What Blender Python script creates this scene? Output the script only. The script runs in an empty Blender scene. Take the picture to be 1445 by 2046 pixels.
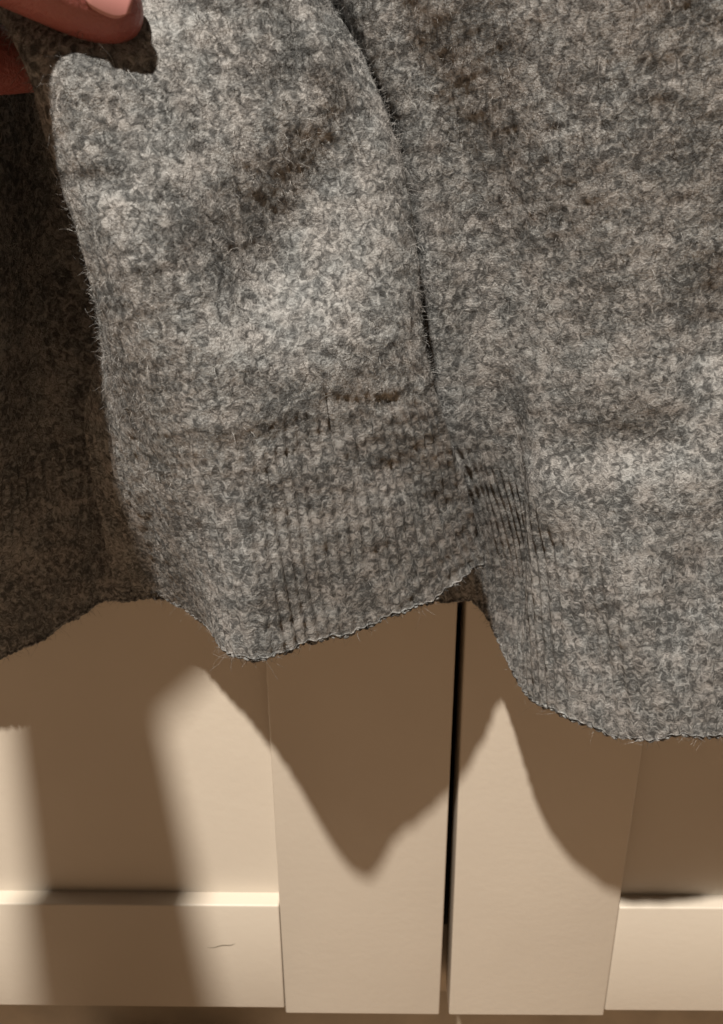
import bpy, bmesh, math
import numpy as np
from mathutils import Matrix, Vector
rng = np.random.default_rng(7)
SC = bpy.context.scene
COL = SC.collection

# ------------------------------------------------------------------ camera, world, lamp, exposure
# door fronts lie in the plane y = 0; the camera is CAM_D in front of them
CAM_D = 0.3157
FOC = 1550.0 / 2046.0
R_ = np.array([9.99879408e-01, -9.88440847e-04, -1.54981308e-02])   # camera axes: image right, world down, forward
V_ = np.array([0.00649728, 0.93305652, 0.35967113])
F_ = np.array([0.01410512, -0.35972845, 0.93295042])
B_ = np.array([R_, F_, -V_])                                          # camera coordinates -> world
cam = bpy.data.cameras.new('camera')
cam_o = bpy.data.objects.new('camera', cam)
COL.objects.link(cam_o)
cam.sensor_fit = 'VERTICAL'
cam.sensor_height = 24.0
cam.sensor_width = 24.0
cam.lens = 24.0 * FOC
cam.clip_start = 0.01
cam.clip_end = 50
ax, ay, az = B_[:, 0], -B_[:, 1], -B_[:, 2]
cam_o.matrix_world = Matrix(((ax[0], ay[0], az[0], 0), (ax[1], ay[1], az[1], -CAM_D), (ax[2], ay[2], az[2], 0), (0, 0, 0, 1)))
SC.camera = cam_o
cam.dof.use_dof = True
cam.dof.focus_distance = 0.262
cam.dof.aperture_fstop = 15.0

world = bpy.data.worlds.new('World')
SC.world = world
world.use_nodes = True
world.node_tree.nodes['Background'].inputs[0].default_value = (1.0, 0.72, 0.48, 1)
world.node_tree.nodes['Background'].inputs[1].default_value = 0.060

LAMP = (-0.36, -1.10, 1.75)
ld = bpy.data.lights.new('ceiling_lamp', 'POINT')
ld.energy = 400
ld.color = (1.0, 0.925, 0.81)
ld.shadow_soft_size = 0.036
lo = bpy.data.objects.new('ceiling_lamp', ld)
lo.location = LAMP
COL.objects.link(lo)

SC.view_settings.view_transform = 'Standard'
SC.view_settings.look = 'None'
SC.view_settings.exposure = 0
SC.view_settings.gamma = 1
SC.cycles.max_bounces = 6
SC.cycles_curves.shape = 'RIBBONS'
SC.cycles_curves.subdivisions = 2

def at(px, py, d):
    """the point d metres in front of the doors that the photograph shows at (px, py)"""
    px = np.asarray(px, float); py = np.asarray(py, float); d = np.asarray(d, float)
    c = np.stack([px - 722.5, py - 1023.0, np.full(px.shape, 1550.0)], -1)
    q = c @ B_.T
    p = q / q[..., 1:2] * (CAM_D - d)[..., None]
    p[..., 1] -= CAM_D
    return p

# ------------------------------------------------------------------ helpers
def link(name, data, parent=None):
    o = bpy.data.objects.new(name, data)
    COL.objects.link(o)
    if parent: o.parent = parent
    return o
def empty(name, loc=(0, 0, 0)):
    o = link(name, None)
    o.location = loc
    o.empty_display_size = 0.03
    return o
def tag(o, label=None, cat=None, kind=None):
    if label: o['label'] = label
    if cat: o['category'] = cat
    if kind: o['kind'] = kind
    return o
def mesh_obj(name, verts, faces, mat, parent=None, smooth=True):
    me = bpy.data.meshes.new(name)
    me.from_pydata([tuple(v) for v in verts], [], [tuple(f) for f in faces])
    me.update()
    if smooth:
        me.polygons.foreach_set('use_smooth', np.ones(len(me.polygons), bool))
    o = link(name, me, parent)
    if mat: me.materials.append(mat)
    return o
def keep_world(o, parent):
    o.parent = parent
    o.matrix_parent_inverse = Matrix.Translation(-Vector(parent.location))
def box(name, x0, x1, y0, y1, z0, z1, mat, parent=None, bevel=0.0012, seg=3):
    bm = bmesh.new()
    bmesh.ops.create_cube(bm, size=1)
    bmesh.ops.scale(bm, vec=(x1 - x0, y1 - y0, z1 - z0), verts=bm.verts)
    bmesh.ops.translate(bm, vec=((x0 + x1) / 2, (y0 + y1) / 2, (z0 + z1) / 2), verts=bm.verts)
    if bevel:
        bmesh.ops.bevel(bm, geom=bm.edges[:], offset=bevel, segments=seg, profile=0.5, affect='EDGES')
    me = bpy.data.meshes.new(name)
    bm.to_mesh(me); bm.free()
    me.polygons.foreach_set('use_smooth', np.ones(len(me.polygons), bool))
    me.materials.append(mat)
    try: me.set_sharp_from_angle(angle=math.radians(40))
    except Exception: pass
    return link(name, me, parent)

class NT:
    def __init__(s, name):
        s.m = bpy.data.materials.new(name)
        s.m.use_nodes = True
        s.t = s.m.node_tree
        s.b = s.t.nodes['Principled BSDF']
    def n(s, typ, **kw):
        x = s.t.nodes.new(typ)
        for k, v in kw.items():
            if k in x.inputs.keys(): x.inputs[k].default_value = v
            else: setattr(x, k, v)
        return x
    def l(s, a, b): s.t.links.new(a, b)
    def pos(s): return s.n('ShaderNodeNewGeometry').outputs['Position']
    def noise(s, scale, detail=3, rough=0.5, vec=None, dist=0.0):
        x = s.n('ShaderNodeTexNoise')
        x.inputs['Scale'].default_value = scale
        x.inputs['Detail'].default_value = detail
        x.inputs['Roughness'].default_value = rough
        x.inputs['Distortion'].default_value = dist
        s.l(vec if vec is not None else s.pos(), x.inputs['Vector'])
        return x.outputs['Fac']
    def ramp(s, fac, stops):
        x = s.n('ShaderNodeValToRGB')
        e = x.color_ramp.elements
        while len(e) < len(stops): e.new(0.5)
        for k, (p, c) in enumerate(stops):
            e[k].position = p
            e[k].color = (*c, 1) if len(c) == 3 else c
        s.l(fac, x.inputs['Fac'])
        return x.outputs['Color']
    def mix(s, fac, a, b, mode='MIX'):
        x = s.n('ShaderNodeMix', data_type='RGBA', blend_type=mode)
        for sock, v in ((x.inputs[0], fac), (x.inputs[6], a), (x.inputs[7], b)):
            if hasattr(v, 'is_output') or isinstance(v, bpy.types.NodeSocket): s.l(v, sock)
            elif isinstance(v, (int, float)): sock.default_value = v
            else: sock.default_value = (*v, 1)
        return x.outputs[2]
    def math(s, op, a, b=0.0):
        x = s.n('ShaderNodeMath', operation=op)
        for sock, v in ((x.inputs[0], a), (x.inputs[1], b)):
            if isinstance(v, bpy.types.NodeSocket): s.l(v, sock)
            else: sock.default_value = v
        return x.outputs[0]
    def bump(s, h, strength, dist):
        x = s.n('ShaderNodeBump')
        x.inputs['Strength'].default_value = strength
        x.inputs['Distance'].default_value = dist
        s.l(h, x.inputs['Height'])
        s.l(x.outputs['Normal'], s.b.inputs['Normal'])

# ------------------------------------------------------------------ materials
def paint_mat():
    m = NT('cream_paint')
    big = m.noise(9, 3)
    c = m.ramp(big, [(0.3, (0.575, 0.510, 0.435)), (0.7, (0.61, 0.545, 0.465))])
    speck = m.noise(900, 2, 0.6)
    c = m.mix(m.ramp(speck, [(0.70, (0, 0, 0)), (0.80, (0.16, 0.16, 0.16))]), c, (0.47, 0.39, 0.30))
    m.l(c, m.b.inputs['Base Color'])
    r = m.ramp(m.noise(60, 3), [(0.3, (0.36,) * 3), (0.7, (0.46,) * 3)])
    m.l(r, m.b.inputs['Roughness'])
    m.bump(m.math('ADD', m.noise(260, 3), m.math('MULTIPLY', m.noise(30, 2), 2.0)), 0.25, 0.0004)
    return m.m
def flat_mat(name, c, rough):
    m = NT(name)
    col = m.ramp(m.noise(40, 4), [(0.3, tuple(x * 0.85 for x in c)), (0.7, tuple(min(1, x * 1.1) for x in c))])
    m.l(col, m.b.inputs['Base Color'])
    m.b.inputs['Roughness'].default_value = rough
    m.bump(m.noise(300, 3), 0.2, 0.0003)
    return m.m
def wool_tone(m, lo, hi):
    """melange grey: flecks of dark and pale wool, faint warm and cool patches"""
    fleck = m.noise(440, 5, 0.68, dist=1.0)
    patch = m.noise(60, 4, 0.6)
    f = m.math('ADD', m.math('MULTIPLY', fleck, 0.78), m.math('MULTIPLY', patch, 0.22))
    g = m.ramp(f, [(0.415, lo), (0.49, tuple((a + b) * 0.40 for a, b in zip(lo, hi))), (0.59, hi)])
    hue = m.noise(120, 2)
    tint = m.ramp(hue, [(0.36, (0.945, 0.972, 0.995)), (0.5, (0.968, 0.968, 0.975)), (0.64, (0.985, 0.96, 0.955))])
    return m.mix(1.0, g, tint, 'MULTIPLY')
def wool_mat(name, lo, hi, fibre=False):
    m = NT(name)
    c = wool_tone(m, lo, hi)
    if fibre:
        hi_ = m.n('ShaderNodeHairInfo')
        k = m.ramp(hi_.outputs['Random'], [(0.0, (0.22,) * 3), (0.25, (0.45,) * 3), (0.55, (0.9,) * 3), (0.9, (1.02,) * 3), (1.0, (1.12,) * 3)])
        c = m.mix(1.0, c, k, 'MULTIPLY')
    m.l(c, m.b.inputs['Base Color'])
    m.b.inputs['Roughness'].default_value = 0.6 if fibre else 0.9
    m.b.inputs['Specular IOR Level'].default_value = 0.2 if fibre else 0.15
    if not fibre:
        m.bump(m.noise(1500, 3, 0.7), 0.9, 0.0008)
    return m.m
def skin_mat():
    m = NT('skin')
    c = m.ramp(m.noise(70, 4), [(0.3, (0.26, 0.078, 0.070)), (0.7, (0.33, 0.108, 0.098))])
    m.l(c, m.b.inputs['Base Color'])
    m.b.inputs['Roughness'].default_value = 0.36
    m.b.inputs['Subsurface Weight'].default_value = 0.25
    m.b.inputs['Subsurface Radius'].default_value = (0.004, 0.0012, 0.0006)
    m.b.inputs['Subsurface Scale'].default_value = 1.0
    m.bump(m.math('ADD', m.noise(1100, 4, 0.6), m.math('MULTIPLY', m.noise(260, 3, 0.6, dist=1.5), 1.6)), 0.55, 0.0006)
    return m.m
def nail_mat():
    m = NT('nail')
    m.l(m.ramp(m.noise(60, 2), [(0.3, (0.42, 0.18, 0.17)), (0.7, (0.50, 0.235, 0.22))]), m.b.inputs['Base Color'])
    m.b.inputs['Roughness'].default_value = 0.3
    return m.m
PAINT = paint_mat()
EDGE = flat_mat('cabinet_board', (0.46, 0.39, 0.30), 0.5)
DARK = flat_mat('cabinet_inside', (0.05, 0.045, 0.04), 0.8)
FLOORM = flat_mat('floor_wood', (0.28, 0.19, 0.12), 0.5)
SCUFF = flat_mat('scuff_grey', (0.20, 0.17, 0.13), 0.8)
YARN = wool_mat('grey_wool_yarn', (0.020, 0.020, 0.020), (0.525, 0.520, 0.512))
CLOTH = wool_mat('grey_wool_shaded', (0.075, 0.075, 0.075), (0.34, 0.338, 0.334))  # darker than the yarn: shade in the gaps between loops put into the colour
FUZZ = wool_mat('grey_wool_fibre', (0.045, 0.045, 0.045), (0.585, 0.580, 0.572), fibre=True)
SKIN = skin_mat()
NAIL = nail_mat()

# ------------------------------------------------------------------ floor and cabinet
fl = box('floor', -2.2, 2.2, -2.4, 0.6, -0.60, -0.545, FLOORM, bevel=0)
tag(fl, kind='structure')
cab = empty('kitchen_cabinet', (0.0405, 0.0, -0.5445))
tag(cab, 'cream painted kitchen cabinet with two recessed panel doors behind the sweater', 'cabinet')
def part(o, parent):
    keep_world(o, parent)
    return o
part(box('plinth', -0.46, 0.54, 0.055, 0.070, -0.5447, -0.4505, EDGE), cab)
part(box('bottom_board', -0.442, 0.522, 0.026, 0.52, -0.450, -0.394, EDGE), cab)
part(box('side_board', -0.46, -0.4425, 0.026, 0.52, -0.450, 0.42, EDGE), cab)
part(box('side_board', 0.5225, 0.54, 0.026, 0.52, -0.450, 0.42, EDGE), cab)
part(box('back_board', -0.442, 0.522, 0.521, 0.53, -0.450, 0.42, DARK), cab)
part(box('top_board', -0.442, 0.522, 0.026, 0.52, 0.402, 0.42, DARK), cab)
part(box('divider_board', 0.031, 0.049, 0.16, 0.515, -0.3935, 0.4, DARK), cab)
SW = 0.0895
def make_door(x0, x1, tilt, label, pivot):
    """panel set 9 mm behind the frame; the stiles run a few millimetres lower than the rails and stand a hair proud"""
    zt, zb = 0.42, -0.4348
    M = Matrix.Translation((pivot, 0, zb)) @ Matrix.Rotation(tilt, 4, 'Y') @ Matrix.Translation((-pivot, 0, -zb))
    pan = box('door', x0 + 0.02, x1 - 0.02, 0.0095, 0.0165, zb + 0.05, zt - 0.05, PAINT, bevel=0)
    pan['label'] = label
    pan.parent = cab
    pan.matrix_parent_inverse = Matrix.Translation(-Vector(cab.location))
    pan.matrix_basis = M
    def sub(o):
        o.parent = pan
        return o
    sub(box('stile', x0, x0 + SW, 0.0, 0.022, zb, zt, PAINT, bevel=0.0011))
    sub(box('stile', x1 - SW, x1, 0.0, 0.022, zb, zt, PAINT, bevel=0.0011))
    sub(box('rail', x0 + SW + 0.0003, x1 - SW - 0.0003, 0.0007, 0.0215, zb + 0.0034, -0.3520, PAINT, bevel=0.0011))
    sub(box('rail', x0 + SW + 0.0003, x1 - SW - 0.0003, 0.0007, 0.0215, zt - 0.09, zt, PAINT, bevel=0.0011))
    return pan
dl = make_door(-0.458, 0.0380, math.radians(0.08), 'door left of the dark gap', 0.0380)
dr = make_door(0.0434, 0.538, math.radians(-0.25), 'door right of the dark gap', 0.0434)
# thin curved scuff on the left door's bottom rail
sx = np.linspace(0, 1, 12)
p = at(414 + 56 * sx, 1893 - 8 * sx ** 2 + 1.5 * np.sin(sx * 9), np.full(12, -0.0007))
w_ = 0.0013 * np.sin(np.pi * (0.08 + 0.9 * sx)) ** 0.7 * (0.25 + 0.75 * sx)
vs = [(a[0], -0.0000 + yy, a[2] + s * b) for yy in (0.00062, 0.0009) for a, b in zip(p, w_) for s in (-0.5, 0.5)]
fs = [(2 * i, 2 * i + 1, 2 * i + 3, 2 * i + 2) for i in range(11)]
fs += [(24 + a, 24 + d, 24 + c, 24 + b) for a, b, c, d in fs] + [(2 * i, 2 * i + 2, 26 + 2 * i, 24 + 2 * i) for i in range(11)] + [(2 * i + 1, 25 + 2 * i, 27 + 2 * i, 2 * i + 3) for i in range(11)]
sc_ = mesh_obj('scuff_mark', vs, fs, SCUFF, dl)

# ------------------------------------------------------------------ cloth surfaces
def cr(ctrl, n):
    """Catmull-Rom through ctrl along axis 0, n samples"""
    ctrl = np.asarray(ctrl, float)
    m = len(ctrl)
    t = np.linspace(0, m - 1, n)
    i = np.clip(t.astype(int), 0, m - 2)
    f = (t - i).reshape((-1,) + (1,) * (ctrl.ndim - 1))
    P = lambda k: ctrl[np.clip(k, 0, m - 1)]
    a, b, c, d = P(i - 1), P(i), P(i + 1), P(i + 2)
    return 0.5 * (2 * b + (c - a) * f + (2 * a - 5 * b + 4 * c - d) * f ** 2 + (3 * b - a - 3 * c + d) * f ** 3)
def smooth_noise(pts, freq, seed):
    """cheap band-limited noise from random plane waves"""
    r = np.random.default_rng(seed)
    out = np.zeros(pts.shape[:-1])
    for k in range(14):
        d = r.normal(size=3); d /= np.linalg.norm(d)
        out += np.sin(pts @ d * freq * r.uniform(0.6, 1.5) + r.uniform(0, 6.28))
    return out / math.sqrt(14 / 2) / 1.4
class Surf:
    """dense grid P[nv, nu]; u, v in 0..1; rows even in arc length"""
    def __init__(s, P, even=True):
        if even:
            L = np.concatenate([np.zeros((len(P), 1)), np.cumsum(np.linalg.norm(np.diff(P, axis=1), axis=2), 1)], 1)
            L /= L[:, -1:]
            g = np.linspace(0, 1, P.shape[1])
            P = np.stack([np.stack([np.interp(g, L[i], P[i, :, k]) for k in range(3)], -1) for i in range(len(P))])
        s.P = P
        tu = np.gradient(P, axis=1); tv = np.gradient(P, axis=0)
        n = np.cross(tu, tv)
        n /= np.linalg.norm(n, axis=2, keepdims=True) + 1e-12
        s.N = n
        s.tu = tu / (np.linalg.norm(tu, axis=2, keepdims=True) + 1e-12)
        s.tv = tv / (np.linalg.norm(tv, axis=2, keepdims=True) + 1e-12)
        s.wu = np.linalg.norm(np.diff(P, axis=1), axis=2).sum(1).mean()
        s.wv = np.linalg.norm(np.diff(P, axis=0), axis=2).sum(0).mean()
    def get(s, u, v, what='PN'):
        nv, nu = s.P.shape[:2]
        x = np.clip(u, 0, 1) * (nu - 1); y = np.clip(v, 0, 1) * (nv - 1)
        i = np.clip(x.astype(int), 0, nu - 2); j = np.clip(y.astype(int), 0, nv - 2)
        fx = (x - i)[..., None]; fy = (y - j)[..., None]
        out = []
        for k in what:
            A = {'P': s.P, 'N': s.N, 'U': s.tu, 'V': s.tv}[k]
            out.append((A[j, i] * (1 - fx) + A[j, i + 1] * fx) * (1 - fy) + (A[j + 1, i] * (1 - fx) + A[j + 1, i + 1] * fx) * fy)
        return out

def curves_obj(name, pts, rad, mat, parent):
    """pts [n, k, 3], rad [n, k]"""
    n, k = rad.shape
    cu = bpy.data.hair_curves.new(name)
    cu.add_curves([k] * n)
    cu.position_data.foreach_set('vector', np.ascontiguousarray(pts.reshape(-1), np.float32))
    a = cu.attributes.get('radius') or cu.attributes.new('radius', 'FLOAT', 'POINT')
    a.data.foreach_set('value', np.ascontiguousarray(rad.reshape(-1), np.float32))
    cu.materials.append(mat)
    o = link(name, cu, parent)
    o['kind'] = 'stuff'
    return o

def knit_part(name, S, root, vmap, length, ends=(True, True), rib=0.0, wale=0.0021, course=0.0016, fuzz=11000, u0=0.0, u1=1.0, rim=False,
              yr=0.00052, seed=1, flen=(0.0025, 0.006), lay=0.9):
    """one knitted piece: the cloth itself, its yarn loops row by row, and the wool fibres standing off it.
    vmap(u, t): t 0..1 down the piece -> v on the surface"""
    r = np.random.default_rng(seed)
    nw = int(S.wu / wale)
    nc = max(4, int(length / course))
    relief = lambda u, t: rib * np.cos(np.pi * u * nw) * np.clip((t - 0.02) / 0.14, 0, 1) if rib else 0 * u
    # cloth
    GU, GV = min(nw * 3, 420), min(nc * 2, 300)
    uu, tt = np.meshgrid(np.linspace(0, 1, GU), np.linspace(0, 1 - (0.7 / nc if rim else 0), GV))
    P, N = S.get(uu, vmap(uu, tt))
    nz = smooth_noise(P, 2200, 5) * 0.00012 + smooth_noise(P, 700, 6) * 0.00015
    P = P + N * (relief(uu, tt) - 0.0004 + nz)[..., None]
    back = P - N * 0.0016
    idx = np.arange(GU * GV).reshape(GV, GU)
    q = np.stack([idx[:-1, :-1], idx[:-1, 1:], idx[1:, 1:], idx[1:, :-1]], -1).reshape(-1, 4)
    K = GU * GV
    faces = [q[:, ::-1], q + K]
    for e in ([idx[0]] if ends[0] else []) + ([idx[-1]] if ends[1] else []) + [idx[:, 0], idx[:, -1]]:
        faces.append(np.stack([e[:-1], e[1:], e[1:] + K, e[:-1] + K], -1))
    o = mesh_obj(name, np.concatenate([P.reshape(-1, 3), back.reshape(-1, 3)]), np.concatenate(faces), CLOTH, root)
    # yarn loops
    kk = 10
    i0, i1 = int(u0 * nw), int(u1 * nw)
    th = np.arange((i1 - i0) * kk + 1) / kk * 2 * np.pi
    jj = np.arange(nc)
    TH, J = np.meshgrid(th, jj)
    ui = i0 + TH / (2 * np.pi)
    face = np.sign(np.cos(np.pi * ui)) if rib else 1.0
    wob = smooth_noise(np.stack([ui * 0.5, J * 0.5, 0 * ui], -1), 2.2, seed + 3)
    wob2 = smooth_noise(np.stack([ui * 0.5, J * 0.5, 0 * ui + 9], -1), 2.2, seed + 4)
    u = (ui + 0.14 * np.sin(2 * TH) + (0.22 if rib else 0.4) * wob) / nw
    t = (J + 0.5 + 0.80 * np.cos(TH) + (0.35 if rib else 0.65) * wob2) / nc
    off = (0.00022 if rib else 0.00012) * np.cos(2 * TH) * face + relief(u, t) + 0.00016 * smooth_noise(np.stack([ui, J, 0 * ui], -1), 3.0, seed + 5)
    tc = np.minimum(t, 1) if rim else t
    P, N, V = S.get(u, vmap(u, tc), 'PNV')
    P = P + N * (off + 0.00012)[..., None]
    if rim: P = P + V * (np.clip(t - 1, 0, 1) * course * nc)[..., None]
    rad = yr * (1 + 0.28 * smooth_noise(np.stack([ui, J, 0 * ui + 3], -1), 2.6, seed + 6))
    curves_obj('knit_yarn', P, rad, YARN, o)
    # fibres
    k = 6
    n = fuzz
    u = r.uniform(u0, u1, n * 2); t = r.uniform(0, 1, n * 2)
    if rim: t = np.where(r.random(n * 2) < 0.10, 1 - 0.03 * r.random(n * 2), t)
    P, = S.get(u, vmap(u, t), 'P')
    tuft = smooth_noise(P, 2600, 51) * 0.6 + smooth_noise(P, 1300, 52) * 0.6
    keep = r.random(n * 2) < 1 / (1 + np.exp(-4.5 * (tuft + 0.15)))
    u, t = u[keep][:n], t[keep][:n]
    n = len(u)
    P, N, U, V = S.get(u, vmap(u, t), 'PNUV')
    a = r.uniform(0, 2 * np.pi, n)
    ln = r.uniform(*flen, n) * (1 + (r.random(n) < 0.05) * 0.8)
    d = U * np.cos(a)[:, None] + V * np.sin(a)[:, None] + N * (r.normal(0.0, 0.12, n))[:, None]
    d /= np.linalg.norm(d, axis=1, keepdims=True)
    curl = r.normal(size=(n, 3)) * 0.95
    curl -= N * (curl * N).sum(1, keepdims=True) * 0.75
    p = P + N * (relief(u, t) + r.uniform(0.0001, 0.0007, n) * lay)[:, None]
    pts = [p]
    for s in range(k - 1):
        d = d + curl * 0.45 + r.normal(size=(n, 3)) * 0.28 - N * (0.10 * (s > 1))
        d /= np.linalg.norm(d, axis=1, keepdims=True)
        p = p + d * (ln / (k - 1))[:, None]
        pts.append(p)
    pts = np.stack(pts, 1)
    rad = (r.uniform(0.000018, 0.000055, n))[:, None] * np.array([1, 1.1, 1.1, 1, 0.8, 0.3])
    curves_obj('wool_fuzz', pts, rad, FUZZ, o)
    return o

def cast_off(S, root, u0, u1, seed):
    """the bound last row: a thicker doubled yarn along the edge"""
    n = 900
    rows_ = []
    for k, (dv, dn, ph) in enumerate(((-0.0005, -0.0006, 0.0), (0.0000, -0.0013, 2.1))):
        u = np.linspace(u0, u1, n)
        P, N, V = S.get(u, np.full(n, 0.9985 + dv), 'PNV')
        a = np.arange(n) * 1.15 + ph
        w = smooth_noise(P, 1500, seed + k)
        rows_.append(P + N * (dn + 0.0003 * np.sin(a) + 0.00025 * w)[:, None] + V * (0.0003 * np.cos(a) + 0.0004 * w)[:, None])
    pts = np.stack(rows_)
    curves_obj('cast_off_edge', pts, 0.00062 * (1 + 0.3 * smooth_noise(pts, 1800, seed + 9)), CLOTH, root)  # darker wool copy tones down the light caught along this edge
def stray(name, S, root, us, vs, n, seed, ln=(0.004, 0.012), down=1.0):
    """long loose hairs standing off an edge"""
    r = np.random.default_rng(seed)
    q = r.integers(0, len(us), n)
    u = us[q] + r.normal(0, 0.01, n); v = vs[q]
    P, N, V = S.get(u, v, 'PNV')
    d = V * down * r.uniform(0.1, 1, n)[:, None] + N * r.normal(0.1, 0.5, n)[:, None] + r.normal(size=(n, 3)) * 0.6
    d /= np.linalg.norm(d, axis=1, keepdims=True)
    L = r.uniform(*ln, n) * r.uniform(0.4, 1, n)
    curl = r.normal(size=(n, 3)) * 0.5
    p = P.copy(); pts = [p]
    for s in range(8):
        d = d + curl * 0.5 + r.normal(size=(n, 3)) * 0.15
        d /= np.linalg.norm(d, axis=1, keepdims=True)
        p = p + d * (L / 8)[:, None]
        pts.append(p)
    curves_obj(name, np.stack(pts, 1), np.full((n, 9), 0.000019) * np.linspace(1.2, 0.6, 9), FUZZ, root)

sweater = empty('sweater', (0.0, -0.05, 0.10))
tag(sweater, 'fuzzy grey melange wool sweater held up by its sleeve in front of the cabinet', 'sweater')
hold = empty('group_anchor')  # replaced below
bpy.data.objects.remove(hold)

# --- body: columns of control points (px at top, px at hem, hem py, depth top / middle / hem)
BC = [(-420, -330, 1330, .055, .076, .020), (-220, -170, 1330, .055, .078, .020), (-60, -30, 1318, .052, .064, .018), (60, 60, 1285, .045, .028, .019),
      (160, 150, 1235, .042, .016, .018), (260, 235, 1196, .042, .017, .017), (420, 420, 1188, .044, .020, .016), (560, 600, 1190, .046, .020, .018),
      (680, 780, 1196, .058, .026, .024), (760, 880, 1203, .064, .029, .027), (815, 940, 1196, .080, .067, .031), (900, 985, 1240, .083, .066, .028),
      (980, 1020, 1320, .090, .067, .034), (1080, 1070, 1398, .098, .071, .058), (1180, 1140, 1432, .104, .077, .076), (1300, 1275, 1474, .108, .083, .086),
      (1440, 1390, 1467, .109, .085, .090), (1600, 1560, 1466, .109, .085, .082), (1760, 1760, 1480, .104, .084, .070)]
rows = 14
OFFS = {680: -110, 760: 6, 815: 62, 900: 150, 980: 240}
ctrl = np.zeros((rows, len(BC), 3))
for c, (xt, xh, yh, d0, d1, d2) in enumerate(BC):
    for r_ in range(rows):
        s = r_ / (rows - 1)
        px = xt + (xh - xt) * s ** 1.2
        py = -330 + (yh + 330) * s
        if xt in OFFS:      # the folds beside the sleeve run along its edge
            px = np.interp(py, [-330, -150, 0, 110, 300, 520, 690, 825, 965, 1142, 1200], [560, 600, 640, 690, 765, 803, 816, 850, 893, 937, 945]) + OFFS[xt] * (1 - s ** 3) + (xh - 945) * s ** 3
        k = 0.7 if xt in (815, 900, 980) else 0.556
        d = np.interp(s, [0, 0.5, 0.8, 1], [d0, d1, k * d1 + (1 - k) * d2, d2])
        ctrl[r_, c] = (px, py, d)
G = cr(np.swapaxes(cr(ctrl, 260), 0, 1), 420).swapaxes(0, 1)
X, Y, D = G[..., 0], G[..., 1], G[..., 2]
hemw = np.linspace(0, 1, 260)[:, None] ** 6
Y = Y + hemw * (4 * np.sin(X / 37.0) + 2.5 * np.sin(X / 13.0 + 1.3)) * np.clip((X + 60) / 200, 0, 1)
def bump2(x0, y0, x1, y1, w, h):
    """soft fold along the segment (px), width w, height h (m)"""
    dx, dy = x1 - x0, y1 - y0
    L = math.hypot(dx, dy)
    t = np.clip(((X - x0) * dx + (Y - y0) * dy) / L ** 2, -0.25, 1.25)
    q = np.hypot(X - x0 - t * dx, Y - y0 - t * dy)
    f = np.exp(-(q / w) ** 2) * np.clip(1.25 - np.abs(t - 0.5) * 1.6, 0, 1)
    return h * f
D = D + bump2(880, 150, 980, 620, 90, -0.003) + bump2(1130, 100, 1260, 700, 120, 0.004) + bump2(1440, 560, 1400, 800, 70, -0.006)
D = D + bump2(1130, 900, 1440, 860, 60, -0.004) + bump2(1080, 930, 1110, 1060, 45, 0.004) + bump2(1240, 1100, 1300, 1440, 60, 0.003)
D = D + bump2(1420, 1040, 1330, 1300, 60, -0.004) + bump2(1180, 1180, 1230, 1400, 50, -0.002)
P3 = at(X, Y, D)
D = D + 0.0007 * smooth_noise(P3, 60, 31) + 0.00012 * smooth_noise(P3, 150, 32)
BODY = Surf(at(X, Y, D))
hemv = 1 - 0.066 / BODY.wv
b1 = knit_part('body', BODY, sweater, lambda u, t: t * hemv, BODY.wv * hemv, ends=(True, False), wale=0.0023, course=0.0017, fuzz=360000, seed=11, u0=0.03, yr=0.00064)
b2 = knit_part('hem_band', BODY, sweater, lambda u, t: hemv + t * (1 - hemv), BODY.wv * (1 - hemv), ends=(False, True), rib=0.00062, wale=0.0018, course=0.0017, fuzz=11000, seed=12, u0=0.03, rim=True, lay=0.7)
eu = np.linspace(0.05, 0.98, 400)
stray('loose_hair', BODY, b2, eu, np.full(400, 0.997), 380, 13)
stray('edge_fuzz', BODY, b2, np.linspace(0.03, 0.99, 2000), np.full(2000, 0.998), 3500, 15, ln=(0.0015, 0.0045), down=0.7)
cast_off(BODY, b2, 0.02, 0.995, 71)

# --- sleeve with cuff: a flattened tube, rows of (px, py, d) from its back-left edge round the front to its right edge
SR = [
    [(-480, -330, .096), (-470, -330, .106), (-280, -330, .112), (60, -330, .110), (330, -330, .108), (500, -330, .106), (560, -330, .086)],
    [(-240, -150, .096), (-230, -150, .105), (-100, -150, .109), (140, -150, .106), (360, -150, .106), (540, -150, .102), (600, -150, .082)],
    [(-18, 0, .098), (-10, 0, .106), (80, 5, .108), (230, 0, .104), (390, 0, .104), (570, 0, .100), (640, 0, .080)],
    [(58, 110, .108), (66, 110, .114), (130, 112, .117), (250, 122, .113), (410, 110, .106), (606, 110, .100), (690, 110, .089)],
    [(116, 290, .098), (122, 300, .109), (185, 300, .114), (330, 300, .111), (500, 300, .103), (690, 300, .096), (765, 300, .090)],
    [(186, 520, .088), (192, 525, .099), (250, 520, .108), (380, 520, .108), (540, 520, .098), (700, 520, .095), (802, 520, .087)],
    [(214, 690, .066), (226, 700, .080), (275, 705, .097), (400, 710, .104), (560, 705, .098), (700, 690, .093), (816, 690, .083)],
    [(178, 835, .044), (232, 845, .062), (306, 880, .088), (430, 880, .104), (570, 860, .099), (700, 825, .092), (850, 825, .079)],
    [(200, 990, .034), (255, 1000, .050), (335, 1030, .076), (460, 1050, .102), (610, 1020, .097), (760, 990, .087), (893, 965, .070)],
    [(232, 1186, .020), (322, 1184, .025), (410, 1236, .053), (482, 1312, .103), (640, 1276, .088), (815, 1216, .076), (937, 1142, .055)],
]
SR = np.array(SR, float)
SR[:, :, 2] += np.array([-.016, -.015, -.014, -.013, -.009, -.002, .005, .003, 0, 0])[:, None]   # the sleeve leans back towards its top
SR[3:6, 0, 2] = SR[3:6, 1, 2] - 0.004
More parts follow.
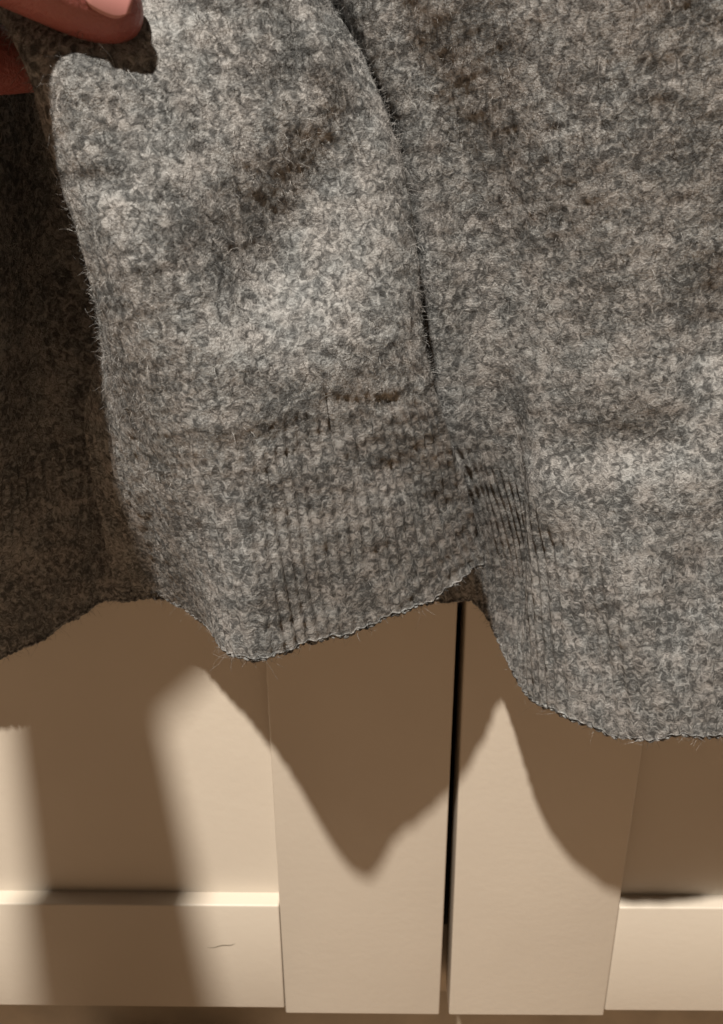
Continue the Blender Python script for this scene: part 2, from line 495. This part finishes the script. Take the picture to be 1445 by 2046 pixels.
# rounded right edge and the hidden back of the tube
xe = SR[:, -1:].copy(); xe[..., 0] -= 22; xe[..., 2] -= 0.009
xb = SR[:, 3:4].copy(); xb[..., 2] = SR[:, 0:1, 2] * 0.5 + SR[:, 6:7, 2] * 0.5 - 0.016; xb[..., 1] -= 55
xb2 = SR[:, 1:2].copy(); xb2[..., 0] += 60; xb2[..., 2] = SR[:, :1, 2] + 0.001; xb2[..., 1] -= 30
SRC = np.concatenate([SR, xe, xb, xb2, SR[:, :1]], 1)
G = cr(np.swapaxes(cr(SRC, 300), 0, 1), 400).swapaxes(0, 1)
X, Y, D = G[..., 0], G[..., 1].copy(), G[..., 2].copy()
front = np.clip((6.4 - np.linspace(0, 10, 400)) / 0.6, 0, 1)[None, :] * np.clip(np.linspace(0, 10, 400) / 0.8, 0, 1)[None, :]
f = bump2(700, 200, 600, 420, 70, -0.0030) + bump2(640, 340, 490, 640, 125, -0.0092) + bump2(330, 330, 250, 620, 80, 0.002)
f += bump2(548, -120, 600, 150, 18, -0.006) + bump2(595, -100, 660, 170, 34, 0.004)
f += bump2(130, 356, 250, 372, 30, -0.0016) + bump2(310, 866, 640, 816, 30, 0.0009)
f += bump2(648, 760, 652, 850, 9, -0.0010) + bump2(665, 772, 830, 768, 18, 0.0006)
f += bump2(720, 900, 860, 1000, 60, -0.002) + bump2(420, 980, 520, 1200, 60, 0.002) + bump2(272, 800, 322, 1150, 22, -0.0045)
D = D + front * f
hemw = np.linspace(0, 1, 300)[:, None] ** 8
Y = Y + hemw * (4 * np.sin(X / 26.0) + 2.5 * np.sin(X / 9.0 + 0.7))
P3 = at(X, Y, D)
D = D + 0.0008 * smooth_noise(P3, 70, 41) + 0.0002 * smooth_noise(P3, 180, 42)
SLV = Surf(at(X, Y, D))
UF = 0.60
vs_ = lambda u: 0.779 - 0.045 / (1 + np.exp(-(u - 0.355) * 160))
s1 = knit_part('sleeve', SLV, sweater, lambda u, t: t * vs_(u), SLV.wv * 0.77, ends=(True, False), wale=0.0021, course=0.0016, fuzz=240000, seed=21, u1=UF + 0.06)
s2 = knit_part('cuff', SLV, sweater, lambda u, t: vs_(u) + t * (1 - vs_(u)), SLV.wv * 0.235, ends=(False, True), rib=0.00052, wale=0.00145, course=0.0015, fuzz=11000, seed=22, rim=True, lay=0.7, yr=0.00040, u1=1.0)
eu = np.linspace(0.0, 0.58, 300)
stray('loose_hair', SLV, s2, eu, np.full(300, 0.997), 220, 23)
stray('edge_fuzz', SLV, s2, np.linspace(0, 0.64, 2000), np.full(2000, 0.998), 2200, 25, ln=(0.0015, 0.0045), down=0.7)
cast_off(SLV, s2, 0.0, 0.995, 81)
ev = np.linspace(0.1, 0.98, 300)
stray('loose_hair', SLV, s1, np.concatenate([np.full(300, 0.005), np.full(300, 0.55)]), np.concatenate([ev * 0.75, ev * 0.75]), 140, 24, ln=(0.003, 0.009), down=0.3)
for o in (b1, b2, s1, s2):
    o.matrix_parent_inverse = Matrix.Translation(-Vector(sweater.location))

# ------------------------------------------------------------------ the hand that holds the sleeve, with its forearm
def skin_body(name, chains, mat, voxel=0.0014):
    """one continuous surface grown over tapered bones: chains are lists of (key, position, radius)"""
    bm = bmesh.new()
    for ch in chains:
        for (k0, p0, r0), (k1, p1, r1) in zip(ch[:-1], ch[1:]):
            p0, p1 = Vector(p0), Vector(p1)
            ax = (p1 - p0).normalized()
            L = (p1 - p0).length
            rot = Vector((0, 0, 1)).rotation_difference(ax).to_matrix().to_4x4()
            sn = (r0 - r1) / max(L, 1e-6)
            sn = max(-0.9, min(0.9, sn)); cs = math.sqrt(1 - sn * sn)
            prof = [(r0 * math.cos(t), r0 * math.sin(t)) for t in np.linspace(-math.pi / 2, math.asin(sn), 9)]
            prof += [(r1 * math.cos(t), L + r1 * math.sin(t)) for t in np.linspace(math.asin(sn), math.pi / 2, 9)]
            rings = []
            for rr, zz in prof:
                rings.append([bm.verts.new(Matrix.Translation(p0) @ rot @ Vector((max(rr, 1e-5) * math.cos(a), max(rr, 1e-5) * math.sin(a), zz))) for a in np.linspace(0, 2 * math.pi, 25)[:-1]])
            for a, b in zip(rings[:-1], rings[1:]):
                for q in range(24):
                    bm.faces.new((a[q], a[(q + 1) % 24], b[(q + 1) % 24], b[q]))
            bm.faces.new(rings[0][::-1]); bm.faces.new(rings[-1])
    me = bpy.data.meshes.new(name)
    bm.to_mesh(me); bm.free()
    o = link(name, me)
    md = o.modifiers.new('join', 'REMESH'); md.mode = 'VOXEL'; md.voxel_size = voxel
    sm = o.modifiers.new('smooth', 'SMOOTH'); sm.factor = 0.5; sm.iterations = 7
    dg = bpy.context.evaluated_depsgraph_get()
    m2 = bpy.data.meshes.new_from_object(o.evaluated_get(dg))
    o.modifiers.clear()
    o.data = m2
    m2.name = name
    m2.materials.clear(); m2.materials.append(mat)
    m2.polygons.foreach_set('use_smooth', np.ones(len(m2.polygons), bool))
    return o
A = lambda x, y, d: tuple(at(x, y, d))
elbow = (-0.243, -0.52, 0.18)
wrist = (-0.189, -0.220, 0.190)
palm = (-0.158, -0.150, 0.165)
T = [A(-150, -205, .116), A(15, -90, .108), A(112, -38, .1035), A(174, -6, .1015), A(206, 9, .1008), A(224, 17, .1003)]
I = [A(-330, -10, .118), A(-160, 92, .098), A(-40, 118, .084), A(70, 122, .075)]
M2 = [A(-440, 70, .118), A(-350, 150, .098), A(-240, 150, .088), A(-220, 110, .096)]
R2 = [A(-470, 150, .114), A(-390, 240, .094), A(-290, 235, .088), A(-270, 190, .098)]
L2 = [A(-500, 220, .114), A(-440, 310, .096), A(-350, 300, .092), A(-330, 250, .100)]
def lerp(a, b, t): return tuple(np.array(a) * (1 - t) + np.array(b) * t)
chains = [[('w', wrist, .028), ('f1', lerp(wrist, elbow, .3), .038), ('f2', lerp(wrist, elbow, .7), .049), ('e', elbow, .051)],
          [('w', wrist, .024), ('p', palm, .024)],
          [('w', wrist, .020), ('t0', T[0], .0140), ('t1', T[1], .0106), ('t2', T[2], .0099), ('t3', T[3], .0097), ('t4', T[4], .0089), ('t5', T[5], .0076)],
          [('p', palm, .022), ('t0', T[0], .0135)],
          [('v', lerp(wrist, palm, .55), .021), ('t0', T[0], .0150)]]
for nm, ch, rr in (('i', I, (.0120, .0098, .0088, .0076)), ('m', M2, (.0120, .0100, .0088, .0074)), ('r', R2, (.0115, .0095, .0082, .0070)), ('l', L2, (.0105, .0085, .0075, .0064))):
    chains.append([('p', palm, .020)] + [(nm + str(k), q, r_) for k, (q, r_) in enumerate(zip(ch, rr))])
    chains.append([('w', wrist, .018), (nm + '0', ch[0], rr[0])])
hand = skin_body('hand', chains, SKIN)
person = empty('person', palm)
tag(person, 'bare hand pinching the sleeve between thumb and finger, thumbnail towards the camera', 'person')
hand.parent = person
hand.matrix_parent_inverse = Matrix.Translation(-Vector(palm))
# thumbnail: a curved plate on the camera side of the thumb tip
ta, tb = np.array(T[2]), np.array(T[5])
axis = (tb - ta) / np.linalg.norm(tb - ta)
toc = np.array([0, -CAM_D, 0]) - tb
toc -= axis * (toc @ axis); toc /= np.linalg.norm(toc)
up_ = np.array([0, 0, 1.0]); up_ -= axis * (up_ @ axis); up_ -= toc * (up_ @ toc); up_ /= np.linalg.norm(up_)
toc = toc * math.cos(0.4) + up_ * math.sin(0.4)
side = np.cross(axis, toc)
base = np.array(T[3]) - axis * 0.002
nu_, nv_ = 15, 13
vs = []
for j in range(nv_):
    t = j / (nv_ - 1)
    wdt = 0.0058 * (1 - 0.55 * abs(2 * t - 1) ** 3.2)
    for i in range(nu_):
        s = -1 + 2 * i / (nu_ - 1)
        rr = 0.0101 - 0.0006 * t
        ang = s * wdt / rr
        vs.append(base + axis * (t * 0.0125 - 0.0012 * s * s * (1 - t) * -1) + (toc * math.cos(ang) + side * math.sin(ang)) * (rr + 0.0003 - 0.0008 * (1 - min(1, t * 4)) - 0.0010 * t * t))
fs = [(j * nu_ + i, j * nu_ + i + 1, (j + 1) * nu_ + i + 1, (j + 1) * nu_ + i) for j in range(nv_ - 1) for i in range(nu_ - 1)]
nail = mesh_obj('fingernail', vs, fs, NAIL, hand)
so = nail.modifiers.new('solid', 'SOLIDIFY'); so.thickness = 0.0006; so.offset = -1
